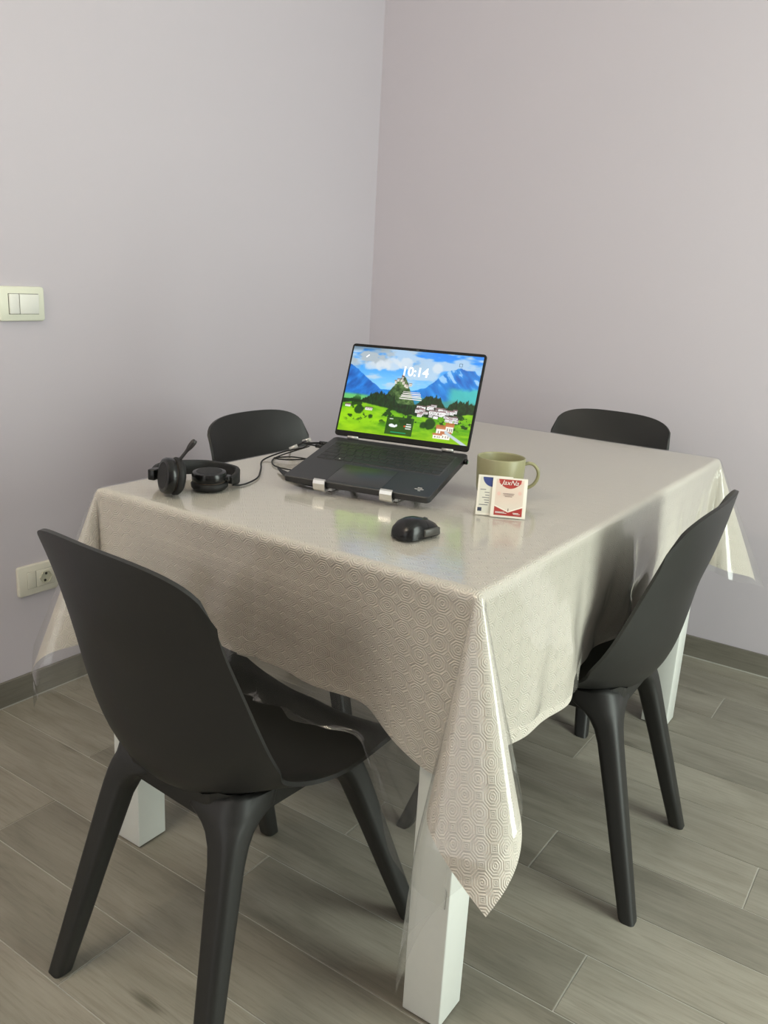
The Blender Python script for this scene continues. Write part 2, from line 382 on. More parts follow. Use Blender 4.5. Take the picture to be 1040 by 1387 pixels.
# ------------------------------------------------------------------ draped cloth and clear cover
NEAR = (.0169, -.7073)               # centre of the chair whose seat pushes the front of the cloth in
def drape(u, v, film):
    """sheet coordinate -> point of the sheet lying on the table and hanging over its edges"""
    off = .0025 if film else 0.0
    R = .010+off; top = TZ+.002+off; a, b = TA, TB
    du, dv = max(abs(u)-a, 0), max(abs(v)-b, 0); ex, ey = (1 if u > 0 else -1), (1 if v > 0 else -1)
    if du == 0 and dv == 0:
        return (u, v, top)
    def prof(s):
        q = R*math.pi/2
        return (R*math.sin(s/R), R*(1-math.cos(s/R))) if s < q else (R, R+s-q)
    if du > 0 and dv > 0:
        rr = math.hypot(du, dv); th = math.atan2(dv, du); tau = th/(math.pi/2)
        FRc = ex > 0 and ey < 0
        P, Q = (.40, .20) if FRc else ((.36, .15) if ey < 0 else (.42, .15))
        if film: P += .025; Q += .02
        p_ = P*(1-math.cos(2*math.pi*tau))/2; q_ = -Q*math.sin(2*math.pi*tau)
        p_ += .03*math.sin(6*math.pi*tau)*math.sin(math.pi*tau)*(1 if film else .4)
        ang = math.hypot(p_, q_); h = (math.sin(ang)/ang) if ang > 1e-6 else 1
        dx, dy, dz = (p_-q_)/math.sqrt(2)*h, (p_+q_)/math.sqrt(2)*h, -math.cos(ang)
        hx, hy = math.cos(th), math.sin(th)
        pos = [0, 0, 0]; N = 14; q = R*math.pi/2; st = rr/N; r1 = 0
        # integrate along the ray: horizontal first, then bending down into the cone direction
        segs = np.concatenate([np.linspace(0, min(q, rr), 9), np.linspace(min(q, rr), rr, 9)[1:]]) if rr > q else np.linspace(0, rr, 9)
        for k in range(len(segs)-1):
            mid = (segs[k]+segs[k+1])/2; d = segs[k+1]-segs[k]; k1 = min(mid/q, 1)
            wa, wb = math.cos(k1*math.pi/2), math.sin(k1*math.pi/2)
            vx, vy, vz = wa*hx+wb*dx, wa*hy+wb*dy, wb*dz
            if film and mid > .33 and ey < 0:
                g = min((mid-.33)/.06, 1)
                gx = -.06 if FRc else 0.0
                vx, vy, vz = vx*(1-g)+g*gx, vy*(1-g)+.1*g*vy, vz*(1-g)-g
            L = math.sqrt(vx*vx+vy*vy+vz*vz)
            pos[0] += vx/L*d; pos[1] += vy/L*d; pos[2] += vz/L*d
        wob = .010*math.sin(9*th+1.3*ex)*sm(rr/.35)
        return (ex*(a+pos[0]+wob*.5), ey*(b+pos[1]+wob*.5), top+pos[2])
    s = du if du > 0 else dv
    o_, dn = prof(s)
    along = v if du > 0 else u; half = b if du > 0 else a
    near_corner = sm((half-abs(along))/.16)
    g = sm((s-.03)/.25)
    wr = (.007*math.sin(along*17+2.1*ex+ey)+.005*math.sin(along*41+ex*3)+.012)*g*near_corner
    if film: wr += (.0048+.0025*math.sin(along*63+s*30)+.0018*math.sin(along*29-s*70))*sm(s/.3)*near_corner
    if dv > 0 and ey < 0:          # front side, pushed in by the chair seat
        k = sm((.36-along)/.16)*sm((along+.38)/.16)
        wr -= .022*k*sm((s-.08)/.2)
        dn *= 1-.235*k*sm(s/.12)*(1-.25*sm((along-.0)/.25))
    if du > 0 and ex > 0:          # right side: the hem dips a little between the corner and the chair
        wr += .010*math.exp(-((along+.42)/.09)**2)*g
        kk = sm((.26-abs(along+.035))/.10)
        wr -= .016*kk*sm((s-.13)/.14)
        dn *= 1-.05*kk*sm(s/.15)
    if du > 0 and ex < 0:
        kk = sm((.30-abs(along))/.12); wr -= .03*kk*sm((s-.1)/.14); dn *= 1-.22*kk*sm(s/.15)
    o_ += wr; dn = dn-.5*wr*wr/max(s, .05)
    if dv > 0 and ey < 0 and film:   # gathered where it meets the chair seat
        k = sm((.30-along)/.10)*sm((along+.34)/.10); lim = .272; e = dn-lim
        if e > 0:
            dn2 = lim+.022*(1-math.exp(-e/.022)); dn = dn*(1-k)+dn2*k
            o_ += k*(.004*sm(e/.05)*math.sin(e*60+along*25)+.003*math.sin(along*90)*sm(e/.04))
    z = top-dn
    if du > 0: return (ex*(a+o_), v, z)
    return (u, ey*(b+o_), z)
def sheet(name, corners, nu, nv, film, mat, label, cat):
    (fl_, fr_, bl_, br_) = [np.array(c, float) for c in corners]
    V, UV = [], []
    for j in range(nv+1):
        for i in range(nu+1):
            s, t_ = i/nu, j/nv
            p = (1-t_)*((1-s)*fl_+s*fr_)+t_*((1-s)*bl_+s*br_)
            if film:   # slightly uneven cut edge
                pass
            V.append(drape(p[0], p[1], film)); UV.append((p[0], p[1]))
    F = [(j*(nu+1)+i, j*(nu+1)+i+1, (j+1)*(nu+1)+i+1, (j+1)*(nu+1)+i) for j in range(nv) for i in range(nu)]
    me = mesh(name, V, F, True); ul = me.uv_layers.new(name='UVMap')
    li = np.empty(len(me.loops), np.int32); me.loops.foreach_get('vertex_index', li)
    ul.data.foreach_set('uv', np.array(UV, np.float32)[li].ravel())
    o = link(name, me, mat); return tag(o, label, cat)
a, b = TA, TB
sheet('tablecloth', [(-a-.29, -b-.285), (a+.285, -b-.30), (-a-.29, b+.23), (a+.285, b+.235)], 230, 300, False, M['cloth'],
      'cream tablecloth embossed with octagons draped over the dining table', 'tablecloth')
sheet('plastic_cover', [(-a-.33, -b-.345), (a+.235, -b-.55), (-a-.33, b+.27), (a+.315, b+.265)], 240, 320, True, M['film'],
      'clear plastic table cover lying over the embossed cream cloth', 'table cover')
TOP = TZ+.002+.0025+.0006

# ------------------------------------------------------------------ chairs
def shell_point(s, t):
    C = SHP; x = s*(len(C)-1); i = min(int(x), len(C)-2); f = x-i
    c = C[i]*(1-f)+C[i+1]*f
    def at(q): q = min(max(q, 0), len(C)-1); k_ = min(int(q), len(C)-2); return C[k_]*(1-q+k_)+C[k_+1]*(q-k_)
    tn = at(x+.6)-at(x-.6); tn /= np.linalg.norm(tn)
    nrm = np.array((tn[1], -tn[0]))                 # towards the sitter
    wd = np.interp(s, SG, WC); k = np.interp(s, SG, KC)
    ofs = k*abs(t)**2.1
    return np.array((wd*t, c[0]+nrm[0]*ofs, c[1]+nrm[1]*ofs))
raw = [(.200, .412), (.192, .428), (.165, .437), (.10, .432), (.02, .424), (-.05, .421), (-.105, .432), (-.145, .462), (-.172, .505), (-.195, .56), (-.216, .62), (-.236, .68), (-.252, .74), (-.262, .795)]
ii = np.arange(14); ik = [0, 3, 6, 8, 10, 13]
dyy = np.interp(ii, ik, [-.0165, -.0207, -.0301, -.0195, .0012, .0074]); dzz = np.interp(ii, ik, [-.0036, -.0218, -.0304, -.0187, -.0071, -.0002])
cp_ = catmull([(p[0]+dyy[i], p[1]+dzz[i]) for i, p in enumerate(raw)], 8)
# resample by arc length; direction front -> top, y decreasing
L = np.concatenate([[0], np.cumsum([np.linalg.norm(cp_[i+1]-cp_[i]) for i in range(len(cp_)-1)])])
SHP = [np.array((np.interp(q, L, [c[0] for c in cp_]), np.interp(q, L, [c[1] for c in cp_]))) for q in np.linspace(0, L[-1], 90)]
WS = [0, .06, .2, .35, .46, .56, .68, .80, .92, 1]; WV = [.1992, .1991, .2019, .1932, .193, .2043, .2027, .1817, .1729, .1914]
KS = [0, .08, .2, .35, .46, .58, .75, .9, 1]; KV = [.0208, .0169, .0114, .0542, .091, .0761, .0486, .0428, .0259]
SG = np.linspace(0, 1, 201); ker = np.exp(-.5*(np.arange(-24, 25)/9.)**2); ker /= ker.sum()
def smooth_curve(X, Y): return np.convolve(np.pad(np.interp(SG, X, Y), 24, mode='reflect', reflect_type='odd'), ker, 'valid')
WC, KC = smooth_curve(WS, WV), smooth_curve(KS, KV)
UNDER = []
def under(x, y):
    g = UNDER[0][:40].reshape(-1, 3); d = (g[:, 0]-x)**2+(g[:, 1]-y)**2; k = np.argsort(d)[:4]
    return float(np.average(g[k, 2], weights=1/(d[k]+1e-6)))
def tuck(V): return [(x, y, min(z, under(x, y)-.0035)) if z > .33 else (x, y, z) for x, y, z in V]
def make_shell():
    ns, nt = 64, 28
    def S(i, j):
        t = -1+2*j/nt; t = math.sin(t*math.pi/2)*.35+t*.65
        smax = 1-.107*(1-(1-min(abs(t), 1)**3.2)**(1/3.2))-.0064*t*t; smin = .032*(1-(1-min(abs(t), 1)**5)**(1/5))
        return shell_point(smin+(smax-smin)*i/ns, t)
    G = np.array([[S(i, j) for j in range(nt+1)] for i in range(ns+1)])
    tt = np.linspace(-1, 1, nt+1); lam = (.5*np.abs(tt)**1.5)[None, :, None]
    for _ in range(26): G[1:-1] = G[1:-1]*(1-lam)+lam*.5*(G[:-2]+G[2:])
    du = np.gradient(G, axis=0); dv = np.gradient(G, axis=1); N = np.cross(du, dv); N /= np.linalg.norm(N, axis=2, keepdims=True)+1e-12
    if N[ns//4, nt//2, 2] > 0: N = -N                 # point to the outer/under side
    O = G+N*.0065; I = G
    UNDER.append(O)
    V = list(I.reshape(-1, 3))+list(O.reshape(-1, 3)); n1 = (ns+1)*(nt+1); id_ = lambda i, j: i*(nt+1)+j; F = []
    for i in range(ns):
        for j in range(nt):
            F.append((id_(i, j), id_(i, j+1), id_(i+1, j+1), id_(i+1, j)))
            F.append((n1+id_(i, j), n1+id_(i+1, j), n1+id_(i+1, j+1), n1+id_(i, j+1)))
    rim = [id_(0, j) for j in range(nt)]+[id_(i, nt) for i in range(ns)]+[id_(ns, j) for j in range(nt, 0, -1)]+[id_(i, 0) for i in range(ns, 0, -1)]
    for k in range(len(rim)):
        p, q = rim[k], rim[(k+1) % len(rim)]; F.append((p, q, n1+q, n1+p))
    me = mesh('seat_shell', V, F, True); fix_normals(me); me.set_sharp_from_angle(angle=math.radians(45)); return me
def make_leg(sx, sy):
    secs = []
    bx, by = sx*(.188 if sy > 0 else .180), (.262 if sy > 0 else -.231)
    tx, ty = sx*.112, (.110 if sy > 0 else -.112)
    for z, wx, wy in ((0, .031, .028), (.004, .034, .031), (.10, .039, .035), (.22, .044, .039), (.32, .049, .044), (.345, .054, .049), (.362, .064, .058), (.374, .080, .072), (.382, .100, .090), (.388, .116, .104), (.415, .120, .108), (.45, .118, .106)):
        f = z/.40
        # the outer corner runs straight; the top widens inwards
        ox, oy = (bx+sx*.016)*(1-f)+(tx+sx*.034)*f, (by+sy*.014)*(1-f)+(ty+sy*.030)*f
        secs.append(rrect(ox-sx*wx/2, oy-sy*wy/2, wx, wy, min(wx, wy)*.32, z, 5))
    V, F = loft(secs); V = tuck(V); me = mesh('leg', V, F, True); fix_normals(me); me.set_sharp_from_angle(angle=math.radians(60)); return me
def make_ring():
    path = [(x, y) for x, y, _ in rrect(0, -.004, .262, .268, .05, 0, 6)]; n = len(path); V, F = [], []
    for x, y in path:
        L_ = math.hypot(x, y); k = .032/L_
        V += tuck([(x*1.05, y*1.05, .43), (x, y, .370), (x*(1-k), y*(1-k), .370), (x*(1-k), y*(1-k), .43)])
    for i in range(n):
        j = (i+1) % n
        for q in range(4): F.append((i*4+q, i*4+(q+1) % 4, j*4+(q+1) % 4, j*4+q))
    me = mesh('base_ring', V, F, False); fix_normals(me); return me
CG = 'charcoal plastic chairs around the dining table'
ch0 = thing('dining_chair', 'charcoal plastic shell chair at the table end by the headset and mouse', 'chair', (*NEAR, 0), (0, 0, math.radians(-4.0)), CG)
link('seat_shell', make_shell(), M['chair'], ch0)
for sx in (-1, 1):
    for sy in (-1, 1): link('leg', make_leg(sx, sy), M['chair'], ch0)
link('base_ring', make_ring(), M['chair'], ch0)
for (x, y, rz, lab) in ((.3147, -.0373, 91.6, 'charcoal plastic shell chair at the long table side beside the mug, shading the cloth'),
                        (-.3732, -.0047, -90, 'charcoal plastic shell chair between the table and the wall with the light switch'),
                        (.0324, .6454, 180, 'charcoal plastic shell chair at the table end against the plain lilac wall')):
    c = copy_tree(ch0); c.location = (x, y, 0); c.rotation_euler = (0, 0, math.radians(rz)); c['label'] = lab

# ------------------------------------------------------------------ laptop
LP, LYAW, LPIT, LID, LW, LD, LH = (-.0522, -.1712, .8145), .1919, .1984, .9889, .2974, .2165, .2036
lap = thing('laptop', 'open black laptop on an aluminium stand showing a mountain lock screen', 'laptop', LP, (LPIT, 0, LYAW))
hw = LW/2
def slab(x0, x1, y0, y1, z0, z1, rc, bev=.0012):
    cx, cy, sx, sy = (x0+x1)/2, (y0+y1)/2, x1-x0, y1-y0
    s = [rrect(cx, cy, sx-2*bev, sy-2*bev, rc, z0, 5), rrect(cx, cy, sx, sy, rc, z0+bev, 5), rrect(cx, cy, sx, sy, rc, z1-bev, 5), rrect(cx, cy, sx-2*bev, sy-2*bev, rc, z1, 5)]
    return loft(s)
V, F = slab(-hw, hw, -LD, .004, -.0125, 0, .008); body = obj('base', V, F, M['laptop'], lap)
kb = rbox('keyboard', -.133, .133, -.118, -.018, -.002, .0005, M['keywell'], lap, .001)
# key rows (front to back), unit widths
rows = [(.0165, [1.1, 1.1, 1.1, 1.1, 5.3, 1.1, 1.1, .95, .95, .95]), (.0165, [2.2]+[1]*10+[2.55]), (.0165, [1.75]+[1]*11+[2.0]), (.0165, [1.5]+[1]*12+[1.25]), (.0165, [1]*13+[1.75]), (.0105, [1]*14+[.75])]
yy = -.1165
kcache = {}
for h, ws in rows:
    tot = sum(ws); unit = .262/tot; x = -.131
    for i, wk in enumerate(ws):
        key = (round(wk*unit, 4), h)
        if key not in kcache:
            me = rbox_mesh('key', -wk*unit/2+.0011, wk*unit/2-.0011, -h/2+.0011, h/2-.0011, 0, .0013, .0005, 1, False); me.materials.append(M['keys']); kcache[key] = me
        ko = link('key', kcache[key], None, kb, (x+wk*unit/2, yy+h/2, .0005))
        x += wk*unit
    yy += h
rbox('key_emblem', -.083, -.080, -.1105, -.1075, .0018, .0020, M['ink_white'], kb, 0)
rbox('trackpad', -.060, .052, -.208, -.128, -.001, .0003, simple('trackpad_grey', (.040, .040, .042), .34, .2), lap, .0002)
for xx in (-.0605, .0525): rbox('trackpad_seam', xx-.0005, xx+.0005, -.208, -.128, -.001, .0004, M['keys'], lap, 0)
for k, (xa, xb, ya) in enumerate(((.114, .122, -.182), (.110, .127, -.188), (.118, .123, -.194))):
    rbox('palm_rest_print', xa, xb, ya-.0008, ya+.0008, 0, .0003, M['ink_white'], lap, 0)
# lid: local frame with its own tilt, parented to the laptop
lid = link('lid', mesh('lid', *slab(-hw, hw, .002, LH, -.0055, 0, .007)), simple('bezel_black', (.004, .004, .004), .55, var=.05, spec=.2), lap, (0, .0, .004), (LID, 0, 0))
DX0, DX1, DY0, DY1 = -hw+.0045, hw-.0045, .0135, LH-.0065
def vnoise(X, Y, f, seed, oct_=4):
    r_ = np.random.default_rng(seed); out = np.zeros_like(X); amp = 1; tot = 0
    for o in range(oct_):
        g = r_.random((64, 64)); x, y = (X*f) % 63, (Y*f) % 63; xi, yi = x.astype(int), y.astype(int); fx, fy = sm(x-xi), sm(y-yi)
        v = (g[yi, xi]*(1-fx)+g[yi, xi+1]*fx)*(1-fy)+(g[yi+1, xi]*(1-fx)+g[yi+1, xi+1]*fx)*fy
        out += v*amp; tot += amp; amp *= .5; f *= 2.03
    return out/tot
def paint_display(nu, nv):
    U, Y = np.meshgrid((np.arange(nu)+.5)/nu, (np.arange(nv)+.5)/nv); X = U*1.6     # Y up
    def L3(c): return np.array(c, float)
    C = np.zeros((nv, nu, 3))
    def put(mask, col): C[:] = C*(1-mask[..., None])+np.asarray(col)*mask[..., None]
    def soft(v, e): return sm(v/e+.5)
    sky = sm((Y-.45)/.55)[..., None]; C[:] = L3((.50, .80, .98))*(1-sky)+L3((.07, .47, .93))*sky
    cl = vnoise(X*.8, Y*2.3, 4, 1); put(sm((cl-.46)/.16)*sm((Y-.5)/.1)*.85, (.70, .80, .88))
    left = sm((.72-U)/.5); put(sm((vnoise(X, Y*2.2, 5, 2)-.40)/.2)*sm((Y-.72)/.12)*left, (.62, .68, .72))
    put(sm((Y-.93)/.07)*sm((.36-U)/.25)*.7, (.24, .36, .46))
    for cx, cy, r_, rx in ((.33, .83, .075, 1.5), (.43, .85, .07, 1.2), (.68, .83, .055, 1.1), (.17, .79, .05, 2.0), (.25, .80, .05, 1.8)):
        dd = np.hypot((U-cx)*1.6/rx, Y-cy)+.05*(vnoise(X, Y, 16, 3)-.5); put(soft(r_-dd, .03)*.8, (.80, .85, .89))
    # distant mountains
    mr = .53+.31*sm((U-.50)/.36)+.05*(vnoise(X, X*0, 11, 5)-.5)
    mk = soft(mr-Y, .012); sh = vnoise(X+Y*.8, Y*.6, 14, 6); put(mk, np.stack([.03+.22*sh**3, .24+.38*sh, .62+.36*sh], -1))
    put(mk*sm((sh-.58)/.1)*.55*sm((Y-.60)/.1), (.85, .92, 1.0))
    ml = .79-.95*U+.03*(vnoise(X, X*0, 13, 7)-.5); ml = np.where(U < .40, ml, 0)
    mk = soft(ml-Y, .012); sh = vnoise(X-Y*.6, Y*.7, 15, 8); put(mk, np.stack([.03+.10*sh, .20+.34*sh, .52+.44*sh], -1))
    put(soft(.62-Y+.06*(sh-.5), .06)*sm((U-.76)/.08)*.8, (.25, .75, .66)); put(soft(.47-Y+.04*(sh-.5), .05)*sm((U-.5)/.1)*.8, (.22, .55, .50)); put(soft(.44-Y, .04)*soft(.2-U, .1), (.35, .72, .38))
    # castle hill
    hill = .30+.25*np.exp(-((U-.435)/.085)**2)+.14*np.exp(-((U-.41)/.17)**2)+.05*(vnoise(X, X*0, 30, 9)-.5)
    mk = soft(hill-Y, .014); n_ = vnoise(X, Y, 26, 10); put(mk, np.stack([.04+.42*n_**1.4, .14+.46*n_**1.4, .05+.30*n_**1.6], -1))
    # forests
    for c0, w_, h_, y0_ in ((.30, .13, .16, .32), (.20, .08, .10, .30), (.68, .09, .12, .38), (.92, .12, .13, .34)):
        tp = y0_+h_*np.exp(-((U-c0)/w_)**4)*(.75+.6*vnoise(X, X*0, 60, 11)); mk = soft(tp-Y, .014)*soft(Y-y0_+.06, .05); n_ = vnoise(X*1.6, Y*.8, 40, 12)
        put(mk, np.stack([.01+.06*n_, .05+.20*n_, .03+.06*n_], -1))
    # meadows
    md = .30+.045*np.sin(U*7+.4)+.03*(vnoise(X, X*0, 9, 13)-.5); mk = soft(md-Y, .02); n_ = vnoise(X*.7, Y*2.6, 12, 14)
    put(mk, np.stack([.16+.42*n_, .48+.34*n_, .02+.07*n_], -1))
    put(soft(.20-.75*np.abs(U-.12)-np.abs(Y-.17)*1.3, .10)*.6, (.62, .88, .04)); put(sm((.14-Y)/.14)*.35, (.70, .85, .05))
    tree = sm((vnoise(X, Y*1.4, 15, 15)-.58)/.07)*soft(.42-Y, .1)*soft(Y-.14, .1)*sm((U-.02)/.05); put(tree*.85, (.03, .14, .02))
    for cx, cy, r_ in ((.14, .265, .055), (.24, .20, .025), (.70, .19, .065), (.655, .17, .04)): put(soft(r_-np.hypot((U-cx)*1.6, Y-cy)-.02*(vnoise(X, Y, 30, 19)-.5), .02)*.9, (.04, .17, .02))
    # buildings
    r_ = np.random.default_rng(21)
    def bld(cx, cy, w_, h_, col=(.9, .88, .86), roof=(.36, .24, .22)):
        put(((np.abs(U-cx) < w_) & (np.abs(Y-cy) < h_)).astype(float), col)
        put(((np.abs(U-cx) < w_*1.2) & (np.abs(Y-cy-h_) < h_*.45)).astype(float)*.9, roof)
        for k in (-.5, .1, .6): put(((np.abs(U-cx-k*w_) < w_*.13) & (np.abs(Y-cy+h_*.2) < h_*.35)).astype(float)*.7, (.25, .2, .2))
    for k in range(46):
        t_ = r_.random(); bld(.60+.30*t_+r_.normal(0, .012), .36-.09*abs(t_-.35)+r_.normal(0, .030)-.03*t_, .012+.010*r_.random(), .012+.010*r_.random(), (.80+.2*r_.random(),)*3, tuple(np.array((.42, .33, .34))*(.6+.9*r_.random())))
    for k in range(5): put(((np.abs(U-.52) < .085-.005*k) & (np.abs(Y-.445-.020*k) < .0055)).astype(float), (.9, .89, .86)); 
    for k in range(7): bld(.385+.018*k+r_.normal(0, .004), .625+.03*math.sin(k*1.0)-.002*k, .010, .017, (.88, .86, .80), (.50, .45, .42))
    bld(.43, .675, .008, .028, (.75, .74, .68)); bld(.215, .285, .028, .016); bld(.045, .30, .02, .014)
    for cx, cy, w_, h_ in ((.79, .12, .032, .05), (.85, .16, .028, .045), (.83, .075, .035, .035), (.77, .065, .03, .025)): bld(cx, cy, w_, h_, (.97, .94, .88), (.70, .38, .22))
    pth = np.abs((U-.90)*.8+(Y-.06)*1.0); put(soft(.018-pth, .012)*soft(.16-Y, .04)*(U > .82), (.72, .78, .82))
    # weather card
    card = ((np.abs(U-.475) < .105) & (np.abs(Y-.125) < .105)).astype(float); put(card*.82, (.06, .17, .05))
    for cx, cy, rx, ry in ((.415, .125, .020, .018), (.432, .118, .020, .014), (.452, .128, .008, .014)): put(soft(1-np.hypot((U-cx)/rx, (Y-cy)/ry), .3), (.92, .95, .95))
    for cy, w_ in ((.155, .018), (.13, .022), (.105, .02)): put(((np.abs(U-.545) < w_) & (np.abs(Y-cy) < .0075)).astype(float)*.85, (.95, .97, .95))
    put(((np.abs(U-.515) < .005) & (np.abs(Y-.13) < .009)).astype(float), (.9, .25, .08)); put(((np.abs(U-.405) < .014) & (np.abs(Y-.20) < .005)).astype(float)*.8, (.9, .95, .9))
    put(((np.abs(U-.475) < .06) & (np.abs(Y-.048) < .006)).astype(float)*.8, (.05, .60, .40))
    return np.clip(C, 0, 1)
def painted_grid(name, x0, x1, y0, y1, nu, nv, C, z, mat, parent, bulge=0):
    xs = np.linspace(x0, x1, nu+1); ys = np.linspace(y0, y1, nv+1)
    V = []
    for j in range(nv+1):
        for i in range(nu+1):
            k = 0
            if bulge:
                p, q = 2*i/nu-1, 2*j/nv-1; k = bulge*(1-p**6)*(1-q**6)
            V.append((xs[i], ys[j], z+k))
    F = [(j*(nu+1)+i, j*(nu+1)+i+1, (j+1)*(nu+1)+i+1, (j+1)*(nu+1)+i) for j in range(nv) for i in range(nu)]
    me = mesh(name, V, F); at = me.color_attributes.new('print', 'FLOAT_COLOR', 'CORNER')
    c4 = np.ones((nv*nu, 4, 4), np.float32); c4[:, :, :3] = C.reshape(-1, 1, 3); at.data.foreach_set('color', c4.ravel())
    return link(name, me, mat, parent)
NU, NV = 288, 180
Cimg = paint_display(NU, NV)**1.9          # display values to light
dsp = painted_grid('display', DX0, DX1, DY0, DY1, NU, NV, Cimg, .0004, M['display'], lid)
def on_disp(me, u, v, sx=1, parent=dsp, mat=None, name='clock_text'):
    return link(name, me, mat or M['screen_white'], parent, (DX0+u*(DX1-DX0), DY0+v*(DY1-DY0), .0010))
on_disp(text_mesh('10:14', .027, bold=.0006), .515, .755)
# lock-screen corner icons
V, F = [], []
for (xa, xb, ya, yb) in ((-.0035, .0035, .0027, .0035), (-.0035, .0035, -.0035, -.0027), (-.0035, -.0027, -.0027, .0027), (.0027, .0035, -.0027, .0027)):
    k = len(V); V += [(xa, ya, 0), (xb, ya, 0), (xb, yb, 0), (xa, yb, 0)]; F.append((k, k+1, k+2, k+3))
on_disp(mesh('corner_icon', V, F), .845, .885, name='corner_icon', mat=emit('icon_dark', (.06, .10, .14), SCREEN))
on_disp(mesh('search_icon', [(-.004, -.0016, 0), (-.0024, -.0032, 0), (.004, .0024, 0), (.0022, .0038, 0)], [(0, 1, 2, 3)]), .125, .895, name='search_icon')
rbox('camera_dot', -.003, .003, LH-.0045, LH-.0028, .0, .0004, M['keywell'], lid, 0)
for xx in (-.105, .105):
    V, F = tube([(xx-.012, .0025, .0035), (xx+.012, .0025, .0035)], .0036, 12); o = obj('hinge', V, F, M['plug'], lap, True)
for xx in (-.09, .09):
    rbox('rubber_foot', xx-.02, xx+.02, -.015, -.008, -.0142, -.0124, M['blackmatte'], lap, 0)
# receiver plugged into the right side
us = thing('usb_receiver', 'tiny black receiver plugged into the laptop side below the screen hinge', 'receiver', Matrix.LocRotScale(Vector(LP), None, None) @ Vector((0, 0, 0)), (LPIT, 0, LYAW))
V, F = tube([(hw+.0003, -.022, -.006), (hw+.006, -.022, -.006), (hw+.0072, -.022, -.006)], [.0055, .0055, .004], 14); obj('cap', V, F, M['black'], us, True)
rbox('status_light', hw+.0068, hw+.0076, -.0235, -.0205, -.0075, -.0055, emit('green_led', (.2, .8, .3), .4), us, 0)

# ------------------------------------------------------------------ laptop stand (two folding rails with hooked front ends)
Rl = Matrix.Rotation(LYAW, 3, 'Z') @ Matrix.Rotation(LPIT, 3, 'X')
def lw(x, y, z): return Vector(LP) + Rl @ Vector((x, y, z))
st = thing('laptop_stand', 'silver folding aluminium stand holding up the open laptop', 'laptop stand', (LP[0], LP[1], TOP), (0, 0, LYAW))
inv = (Matrix.Translation((LP[0], LP[1], TOP)) @ Matrix.Rotation(LYAW, 4, 'Z')).inverted()
def ribbon(name, pts, wx, th, mat, parent):
    """flat bar of width wx (along x) following pts (y,z) in the stand frame at x"""
    x, P = pts; S = []
    for i, (y, z) in enumerate(P):
        a_, b_ = P[max(i-1, 0)], P[min(i+1, len(P)-1)]; d = np.array((b_[0]-a_[0], b_[1]-a_[1])); d /= np.linalg.norm(d); n = np.array((-d[1], d[0]))*th/2
        S.append([(x-wx/2, y+n[0], z+n[1]), (x+wx/2, y+n[0], z+n[1]), (x+wx/2, y-n[0], z-n[1]), (x-wx/2, y-n[0], z-n[1])])
    V, F = loft(S); o = obj(name, V, F, mat, parent); fix_normals(o.data); return o
def sf(y, z):            # laptop-frame (y,z) -> stand-frame (y,z)
    p = inv @ lw(0, y, z); return (p.y, p.z)
for xx in (-.068, .068):
    arm = [sf(-.03, -.0165), sf(-.10, -.0165), sf(-LD+.01, -.0165), sf(-LD-.004, -.0160), sf(-LD-.0065, -.012), sf(-LD-.0065, -.002), sf(-LD-.005, .0015)]
    a_o = ribbon('support_arm', (xx, arm), .020, .003, M['silver'], st)
    hk = [sf(-LD+.012, -.0168), sf(-LD-.006, -.0166), sf(-LD-.0085, -.013), sf(-LD-.0085, -.002), sf(-LD-.006, .003), sf(-LD-.002, .004)]
    ribbon('hook', (xx, hk), .024, .0028, M['silver'], a_o)
    f0 = sf(-LD+.03, -.018); b0 = sf(-.05, -.018)
    ribbon('base_rail', (xx, [(f0[0]-.005, .0025), (b0[0]+.02, .0025)]), .020, .004, M['silver'], st)
    ribbon('strut', (xx, [(b0[0]-.05, .005), (b0[0], b0[1]-.001)]), .016, .003, M['silver'], st)
rbox('cross_bar', -.058, .058, sf(-.12, 0)[0]-.006, sf(-.12, 0)[0]+.006, .0006, .0046, M['silver'], st, .001)

# ------------------------------------------------------------------ headset
hd = thing('headset', 'black wired headset with boom microphone lying near the table corner', 'headset', (-.27, -.52, TOP))
def H(x, y, z): return np.array((x+.27, y+.52, z-TOP))
def ear_cup(c, axis, up_hint, cushion_first):
    """cup centred at c, outer face along +axis"""
    ax = Vector(axis).normalized(); q = ax.to_track_quat('Z', 'Y').to_matrix()
    def place(prof, seg=40):
        V, F = lathe(prof, seg); return [tuple(Vector(c)+q @ Vector(v)) for v in V], F
    V, F = place([(.0001, .0165), (.026, .0165), (.0305, .0150), (.0325, .011), (.0325, .001), (.0315, -.0005), (.0001, -.0005)]); cup = obj('ear_cup', V, F, M['black'], hd, True); fix_normals(cup.data); cup.data.set_sharp_from_angle(angle=math.radians(45))
    V, F = place([(.0001, .0170), (.0235, .0170), (.0245, .0163), (.0001, .0163)]); o = obj('cup_disc', V, F, M['blackmatte'], cup, False); fix_normals(o.data)
    V, F = place([(.0001, -.0008), (.0300, -.0008), (.0300, -.0022), (.0001, -.0022)]); o = obj('seam_ring', V, F, simple('bronze_seam', (.09, .06, .04), .4), cup, False); fix_normals(o.data)
    V, F = place([(.012, -.006), (.0130, -.0022), (.0315, -.0022), (.0345, -.006), (.0340, -.012), (.030, -.0168), (.022, -.0175), (.015, -.015), (.012, -.010)]); o = obj('ear_cushion', V, F, M['blackmatte'], cup, True); fix_normals(o.data)
    return cup
c1 = H(-.262, -.592, TOP+.0345); c2 = H(-.247, -.513, TOP+.0178)
cup1 = ear_cup(c1, (-.38, -.90, .14), None, True)
cup2 = ear_cup(c2, (.02, -.05, 1), None, True)
